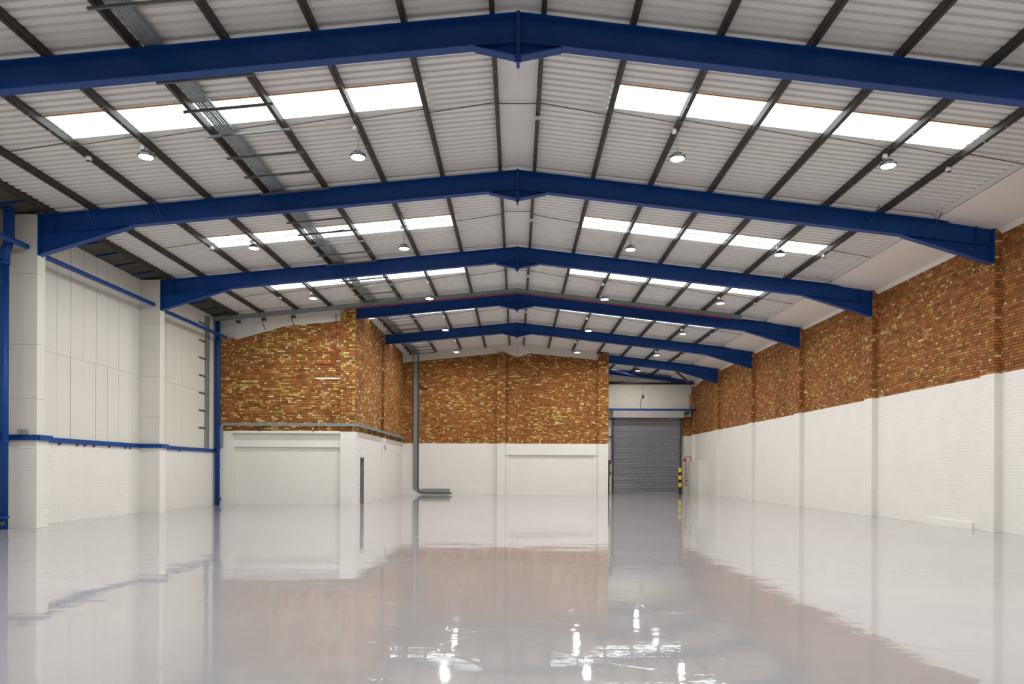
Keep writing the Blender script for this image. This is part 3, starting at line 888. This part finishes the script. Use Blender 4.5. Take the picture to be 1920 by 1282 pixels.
# ------------------------------------------------------------------ tie rods between purlins at mid-bay
BAY = ['nearest bay', 'second bay', 'third bay', 'fourth bay', 'fifth bay', 'last bay by the shutter']
for i in range(1, 7):
    for s, nm in ((1, 'right'), (-1, 'left')):
        xs = XRP + [9.86] if s > 0 else XLP[:-1]
        if i == 6: xs = [5.2] + [x for x in xs if x > 5.2]
        if s < 0 and i >= 4: xs = [x for x in xs if x > XIN]
        if s < 0 and i == 6: continue
        if len(xs) < 2: continue
        ym = FY(i) + {1: 3.0, 2: 3.28}.get(i, 3.08)
        t = thing('tie_rod', 'thin dark tie rod line across the %s roof slope, %s' % (nm, BAY[i - 1]), 'rod', (xs[0], ym, top(xs[0])), 'tie rods between purlins')
        for a, b in zip(xs, xs[1:]):
            p = MB(); p.tube([(a, ym - 0.02, top(a) + 0.10), (b, ym + 0.02, top(b) + 0.035)], 0.009, 6)
            p.build('rod', M['dark_grey'], t)
for i in range(1, 6):
    p = MB(); ym = FY(i) + 3.02
    p.tube([(XLP[0], ym, top(0.36) + 0.09), (XRP[0], ym, top(0.36) + 0.09)], 0.009, 6)
    tag(p.build('ridge_rod', M['dark_grey']), 'short dark rod across the ridge flashing, %s' % BAY[i - 1], 'rod', 'rods across the ridge')

# ------------------------------------------------------------------ grey channel rafter and red pipe before the fourth frame
YC = 29.25
gr = thing('channel_rafter', 'pale grey steel channel spanning the roof just before the fourth frame', 'beam', (0, YC, 8.4))
for xa, xb in ((0, -11.75), (0, 8.75)):
    p = MB(); za, zb = APEX - 0.004, top(xb) - 0.004
    p.slab(xa, za, xb, zb, YC, YC + 0.008, 0.17)
    p.slab(xa, za, xb, zb, YC, YC + 0.07, 0.008); p.slab(xa, za - 0.162, xb, zb - 0.162, YC, YC + 0.07, 0.008)
    p.build('channel', M['grey_steel'], gr)
p = MB(); p.tube([(-6.72, 29.2, top(-6.72) - 0.205), (0, 29.2, APEX - 0.205), (8.3, 29.2, top(8.3) - 0.205)], 0.018, 8)
tag(p.build('red_pipe', M['red']), 'long thin red pipe following the roof slope at the fourth frame', 'pipe')
p = MB(); p.tube([(-7.2, 29.92, top(-7.2) - 0.2), (-7.2, 29.92, 5.62), (-8.0, 29.92, 5.62)], 0.016, 8)
tag(p.build('red_pipe', M['red']), 'thin red pipe dropping down the bricks beside the corner pier', 'pipe')
p = MB(); p.box(-7.98, -7.0, YIN - 0.05, YIN - 0.008, 5.01, 5.07)
tag(p.build('conduit_length', M['soffit']), 'short pale horizontal conduit on bricks left of the corner pier', 'conduit')
# roof hangers on the white gable lining
for k, x in enumerate((-9.9, -8.75, -10.9)):
    t = thing('hanger_bracket', ['short dark hanger bracket, middle of three on white gable lining', 'short dark hanger bracket, right of three on white gable lining', 'dark block bracket, left of three on the white gable lining'][k], 'bracket', (x, 29.5, top(x) - 0.3), 'hanger brackets')
    p = MB(); z = top(x) - 0.25; p.box(x - 0.08, x + 0.08, 29.36, 29.5, z - 0.05, z + 0.05); p.box(x - 0.01, x + 0.01, 29.42, 29.44, z, top(x) + 0.14); p.build('plate', M['dark_grey'], t)
    if k < 2:
        p = MB(); p.tube([(x - 0.08, 29.42, z - 0.04), (x + 0.06, 29.42, z - 0.42)], 0.015, 6); p.build('drop_rod', M['black'], t)

# ------------------------------------------------------------------ cable tray under the left slope
XT0, XT1 = -5.80, -5.50
ct = thing('cable_tray', 'galvanised perforated cable tray under the left roof slope on cross channels', 'cable tray', (-5.6, 0, top(-5.6)))
tm = MB(); zt = 0.0
def trayz(x): return top(-5.50) + 0.01
# perforated sections: slots cut as a grid of narrow strips
L_SEC = 3.0
tm = MB()
tm.box(XT0, XT0 + 0.004, 0, L_SEC - 0.01, 0, 0.05); tm.box(XT1 - 0.004, XT1, 0, L_SEC - 0.01, 0, 0.05)
cols = [(XT0, XT0 + 0.05), (XT0 + 0.064, XT0 + 0.10), (XT0 + 0.114, XT0 + 0.186), (XT0 + 0.20, XT0 + 0.236), (XT0 + 0.25, XT1)]
for a, b in cols: tm.box(a, b, 0, L_SEC - 0.01, 0, 0.003)
for a, b in zip(cols, cols[1:]):
    yy = 0.0
    while yy < L_SEC - 0.05:
        tm.box(a[1], b[0], yy, yy + 0.032, 0, 0.003); yy += 0.05
trm = tm.mesh('tray_section', M['galv'])
yy = 6.0
while yy < YB - 0.2:
    o = bpy.data.objects.new('tray_section', trm); COL.objects.link(o)
    link_parent(o, ct); o.location = (0, yy, trayz(-5.65))
    if yy + L_SEC > YB - 0.1: o.scale = (1, (YB - 0.1 - yy) / L_SEC, 1)
    yy += L_SEC
k = 0
yy = 10.5
while yy < YB - 0.3:
    p = MB(); a, b = -6.03, -4.42
    za, zb = top(a), top(b)
    if min(abs(yy - FY(q) - 0.1) for q in range(0, 8)) < 0.2: yy += 0.22
    p.slab(a, za - 0.04, b, zb - 0.04, yy, yy + 0.003, 0.04)
    p.slab(a, za - 0.04, b, zb - 0.04, yy + 0.038, yy + 0.041, 0.04)
    p.slab(a, za - 0.077, b, zb - 0.077, yy, yy + 0.041, 0.003)
    p.build('support_channel', M['strut'], ct)
    yy = 10.5 + (k := k + 1) * 1.015
# vertical trunking on the far wall turning along the floor
tk = thing('cable_trunking', 'tall grey trunking on the far wall bending along the floor', 'cable tray', (-5.65, YB - 0.1, 0))
def trunk_box(p, x0, x1, z0, z1, y=YB - 0.12):
    p.box(x0, x1, y, y + 0.004, z0, z1)
p = MB(); x0, x1 = -5.80, -5.52; yb = YB - 0.012
p.box(x0, x1, yb - 0.012, yb, 0.35, 8.0); p.box(x0 - 0.008, x0, yb - 0.10, yb, 0.35, 8.0); p.box(x1, x1 + 0.008, yb - 0.10, yb, 0.35, 8.0)
up = p.build('riser_tray', M['grey_steel'], tk)
p = MB(); p.tube([(x1 - 0.02, yb - 0.08, 7.95), (x1 - 0.02, yb - 0.08, 0.42), (x1 + 0.04, yb - 0.08, 0.27), (x1 + 0.14, yb - 0.08, 0.16), (x1 + 0.3, yb - 0.08, 0.12), (-3.62, yb - 0.08, 0.12)], 0.026, 8)
p.build('cable', M['black'], tk)
p = MB(); p.poly([(x0, 0.36), (x1, 0.36), (x1 + 0.06, 0.28), (x1 + 0.16, 0.24), (x1 + 0.16, 0.10), (x1 - 0.02, 0.10), (x0, 0.34)][::-1], yb - 0.02, yb)
p.build('bend', M['grey_steel'], tk)
p = MB(); p.box(x1 + 0.16, -3.75, yb - 0.012, yb, 0.10, 0.36); p.box(x1 + 0.16, -3.75, yb - 0.10, yb, 0.09, 0.10)
p.build('floor_tray', M['grey_steel'], tk)
p = MB(); p.tube([(-5.45, yb - 0.03, 6.3), (-5.40, yb - 0.05, 6.05), (-5.2, yb - 0.06, 5.98), (-5.05, yb - 0.05, 6.0)], 0.03, 8)
tag(p.build('cable_loop', M['black']), 'short black cable tail looping out beside the tall trunking', 'cable')

# trunking run along the inner walls
tr = thing('wall_trunking', 'grey trunking elbowing round the brick corner above the white paint', 'trunking', (-8, YIN, 3.1))
p = MB(); q = YP - 0.14
p.box(-11.72, -11.60, q, q + 0.1, 2.30, 3.05); p.build('drop', M['grey_steel'], tr)
p = MB(); p.poly([(-11.72, 3.05), (-11.60, 3.05), (-11.50, 3.13), (-11.50, 3.24), (-11.58, 3.24)], q, q + 0.1); p.build('elbow', M['grey_steel'], tr)
p = MB(); p.poly([(-11.9, 2.22), (-11.78, 2.22), (-11.60, 2.30), (-11.72, 2.34), (-11.9, 2.30)], q, q + 0.1); p.build('elbow', M['grey_steel'], tr)
p = MB(); p.box(-11.50, XIN + 0.10, q, q + 0.1, 3.13, 3.24); p.build('run', M['grey_steel'], tr)
p = MB(); xq = XIN + 0.10
p.box(xq, xq + 0.1, q, YB - 0.25, 3.13, 3.24)
p.build('run', M['grey_steel'], tr)
for x in (-10.05, -7.95):
    p = MB(); p.box(x - 0.02, x + 0.02, q + 0.04, YIN - 0.0, 3.07, 3.13); p.tube([(x, q + 0.05, 3.1), (x - 0.1, YIN - 0.28, 2.9)], 0.014, 6); p.build('bracket', M['dark_grey'], tr)
for yy in (32.1, 33.3, 34.8, 37.6, 38.9, 40.4):
    p = MB(); p.tube([(xq + 0.05, yy, 3.1), (xq + 0.05, yy + 0.7, 3.1)], 0.025, 6); p.tube([(xq + 0.05, yy, 3.12), (xq + 0.05, yy, 2.94)], 0.02, 6); p.build('bracket', M['black'], tr)
p = MB(); p.tube([(xq + 0.1, 34.9, 3.2), (xq + 0.1, 34.9, 3.6), (xq + 0.08, 35.1, 3.75), (xq + 0.06, 35.5, 3.8), (XIN + 0.08, 35.85, 3.75)], 0.025, 6)
tag(p.build('cable_hook', M['black']), 'black cable arching out of the wall trunking before the side pilaster', 'cable')
p = MB(); p.box(XIN + 0.13, XIN + 0.17, y5 + 0.05, y5 + 0.17, 2.35, 2.6)
tag(p.build('call_point', M['grey_steel']), 'tiny grey switch plate on the white side pilaster', 'switch')

# ------------------------------------------------------------------ left wall fittings
lr = thing('sill_rail', 'long blue steel rail capping the white painted bricks of left wall', 'rail', (WALL_L, 20, 2.1))
def rail_seg(x0, x1, y0, y1):
    p = MB(); p.box(x0, x1, y0, y1, 2.075, 2.20); return p.build('rail', M['blue'], lr)
prev = 11.7
for i in (2, 3):
    y = FY(i)
    rail_seg(WALL_L, WALL_L + 0.07, (FY(i - 1) + 0.52), y - 0.07)
    rail_seg(WALL_L, WL + 0.04, y - 0.07, y + 0.0)
    rail_seg(WL, WL + 0.07, y + 0.0, y + 0.50)
    rail_seg(WALL_L, WL + 0.04, y + 0.50, y + 0.56)
rail_seg(WALL_L, WALL_L + 0.07, FY(3) + 0.56, 29.78)
for y in (19.6, 20.4, 20.75, 21.2, 22.0, 22.9, 23.2, 25.5, 26.6):
    p = MB(); p.box(WALL_L + 0.02, WALL_L + 0.05, y, y + 0.05, 2.02, 2.075); p.build('clip', M['dark_grey'], lr)

def strut(y0, y1, label, bend=False):
    x = -11.48
    p = MB(); path = [(x, y0, 6.55), (x, y1, 6.60)]
    if bend: path += [(x + 0.08, y1 + 0.12, 6.58), (x + 0.08, y1 + 0.16, 6.45)]
    p.tube(path, 0.062, 12)
    return tag(p.build('eaves_tube', M['blue']), label, 'tube', 'blue eaves tubes along the left wall')
strut(11.95, 17.62, 'blue eaves tube ending in front of the nearest white column')
strut(18.05, 23.76, 'blue eaves tube between the two white columns')
strut(24.15, 29.62, 'blue eaves tube beyond the farther white column')

d1 = thing('downpipe', 'fat blue downpipe at the left picture edge with cranked top', 'pipe', (-11.86, 17.4, 0))
p = MB(); p.box(-11.83, -11.68, 17.30, 17.48, 6.72, 7.42); p.build('upper_duct', M['blue'], d1)
p = MB(); p.tube([(-11.76, 17.39, 6.78), (-11.77, 17.39, 6.60), (-11.84, 17.39, 6.42), (-11.85, 17.39, 6.2)], 0.105, 16); p.build('offset_bend', M['blue'], d1, smooth=True)
p = MB(); p.tube([(-11.85, 17.39, 6.2), (-11.85, 17.39, 0.0)], 0.092, 16); p.build('pipe', M['blue'], d1, smooth=True)
for z in (0.28, 2.05, 6.15):
    p = MB(); p.lathe([(0.108, z - 0.03), (0.108, z + 0.03)], (-11.85, 17.39, 0), 16); p.build('collar', M['blue'], d1)
p = MB(); p.tube([(-11.80, 17.30, 0.14), (-11.80, 17.27, 0.14)], 0.05, 12); p.build('access_cap', M['dark_grey'], d1)
d2 = thing('downpipe', 'blue downpipe in the far left corner beside the brick pier', 'pipe', (-11.78, 29.65, 0))
p = MB(); p.tube([(-11.80, 29.66, 7.3), (-11.79, 29.66, 5.9), (-11.79, 29.66, 0)], 0.092, 16); p.build('pipe', M['blue'], d2, smooth=True)
for z in (1.6, 4.3, 6.0):
    p = MB(); p.lathe([(0.104, z - 0.03), (0.104, z + 0.03)], (-11.79, 29.66, 0), 16); p.build('collar', M['blue'], d2)
p = MB(); p.box(-11.70, -11.64, 29.6, 29.66, 0.15, 0.3); p.build('shoe', M['dark_grey'], d2)

vt = thing('ladder_tray', 'vertical grey cable ladder with wall pegs on left wall boards', 'cable tray', (WALL_L, 28.9, 2.2))
for y in (28.78, 29.05):
    p = MB(); p.box(WALL_L + 0.02, WALL_L + 0.07, y, y + 0.03, 2.2, 7.3); p.build('side_rail', M['grey_steel'], vt)
p = MB(); p.box(WALL_L + 0.02, WALL_L + 0.03, 28.81, 29.05, 2.2, 7.3); p.build('web', M['grey_steel'], vt)
for k in range(7):
    z = 2.95 + k * 0.66
    p = MB(); p.box(WALL_L + 0.006, WALL_L + 0.04, 28.25, 28.80, z, z + 0.045); p.build('peg', M['dark_grey'], vt)
p = MB(); p.box(-11.64, -11.50, 17.55, 17.70, 2.20, 2.32)
tag(p.build('junction_box', M['grey_steel']), 'small grey box sitting on blue rail before the nearest column', 'box')

# ------------------------------------------------------------------ detectors
def detector(x, y, label):
    t = thing('detector', label, 'detector', (x, y, top(x) - 0.02), 'white roof detectors')
    p = MB(); p.lathe([(0.045, -0.075), (0.065, -0.055), (0.065, -0.03), (0.055, 0.0)], (x, y, top(x)), 14); p.build('housing', M['plastic'], t)
    p = MB(); p.lathe([(0.025, -0.095), (0.045, -0.075)], (x, y, top(x)), 12); p.build('sensor_cap', M['lampbody'], t)
for i in range(1, 6):
    detector(0.40, FY(i) + 3.35, 'white detector under the right ridge purlin, %s' % BAY[i - 1])
for i in range(1, 6):
    if i <= 3: detector(-8.60, FY(i) + 3.45, 'white detector under the outer left purlins, %s' % BAY[i - 1])
    detector(8.64, FY(i) + 3.45, 'white detector under the outermost right purlin, %s' % BAY[i - 1])

# ------------------------------------------------------------------ high bay lamps
hb = MB(); hb.lathe([(0.150, 0.0), (0.158, 0.012), (0.155, 0.045), (0.13, 0.06), (0.07, 0.07), (0.06, 0.12), (0.035, 0.135)], (0, 0, 0), 24)
for k in range(12):
    a = 2 * math.pi * k / 12; c, s = math.cos(a), math.sin(a)
    q = [(0.065, 0.065), (0.12, 0.055), (0.10, 0.10), (0.06, 0.115)]
    w = 0.003
    hb.quad8([(r * c - w * s, r * s + w * c, z) for r, z in q] + [(r * c + w * s, r * s - w * c, z) for r, z in q])
m_house = hb.mesh('housing', M['lampbody'])
le = MB(); le.lathe([(0.085, -0.020), (0.128, -0.012), (0.140, 0.0)], (0, 0, 0), 24); m_lens = le.mesh('lens', M['lens'])
hk = MB(); hk.tube([(0, 0, 0.13), (0.02, 0, 0.15), (0.02, 0, 0.18), (0, 0, 0.195), (-0.02, 0, 0.18)], 0.006, 6); m_hook = hk.mesh('hook', M['galv'])
def chain_mesh(n):
    c = MB()
    for k in range(n):
        z = k * 0.036; w = 0.011; h = 0.024
        pts = [(w, -h / 2), (w, h / 2), (0, h * 0.95), (-w, h / 2), (-w, -h / 2), (0, -h * 0.95), (w, -h / 2)]
        c.tube([(a, 0, z + b + 0.02) if k % 2 else (0, a, z + b + 0.02) for a, b in pts], 0.0045, 5, cap=False)
    return c.mesh('chain', M['galv'])
m_chain = {}
def lamp(x, y, label):
    zt = top(x)
    zl = min(7.57, zt - 0.22)
    t = thing('high_bay_lamp', label, 'lamp', (x, y, zl), 'high bay lamps')
    inst(m_house, 'housing', t); inst(m_lens, 'lens', t); inst(m_hook, 'hook', t)
    n = int((zt - zl - 0.19) / 0.036)
    if n > 0:
        if n not in m_chain: m_chain[n] = chain_mesh(n)
        inst(m_chain[n], 'chain', t, (0, 0, 0.19))
    p = MB(); p.box(-0.10, -0.03, -0.035, 0.035, zt - zl - 0.07, zt - zl + 0.01); inst(p.mesh('junction_box', M['plastic']), 'junction_box', t)
    ld = bpy.data.lights.new('lamp_light', 'AREA'); ld.shape = 'DISK'; ld.size = 0.26; ld.energy = LAMP_W; ld.color = (1.0, 0.98, 0.94)
    lo = bpy.data.objects.new('lamp_light', ld); COL.objects.link(lo); lo.parent = t; lo.location = (0, 0, -0.03)
POS = {-7.33: 'far left', -3.15: 'inner left', 3.15: 'inner right', 7.31: 'far right'}
ROW = {-1: 'hindmost row', 0: 'overhead row', 1: 'nearest row', 2: 'second row', 3: 'third row', 4: 'fourth row', 5: 'fifth row', 6: 'last row'}
HOW = {-7.33: 'close under its purlin', -3.15: 'on a chain', 3.15: 'on a chain', 7.31: 'close under its purlin'}
for i in range(-1, 7):
    for x in (-7.33, -3.15, 3.15, 7.31):
        if i >= 4 and x < -7: continue
        if i == 6 and x < 7: continue
        lamp(x, FY(i) + 3.22, 'round high bay lamp %s, %s one of the %s' % (HOW[x], POS[x], ROW[i]))
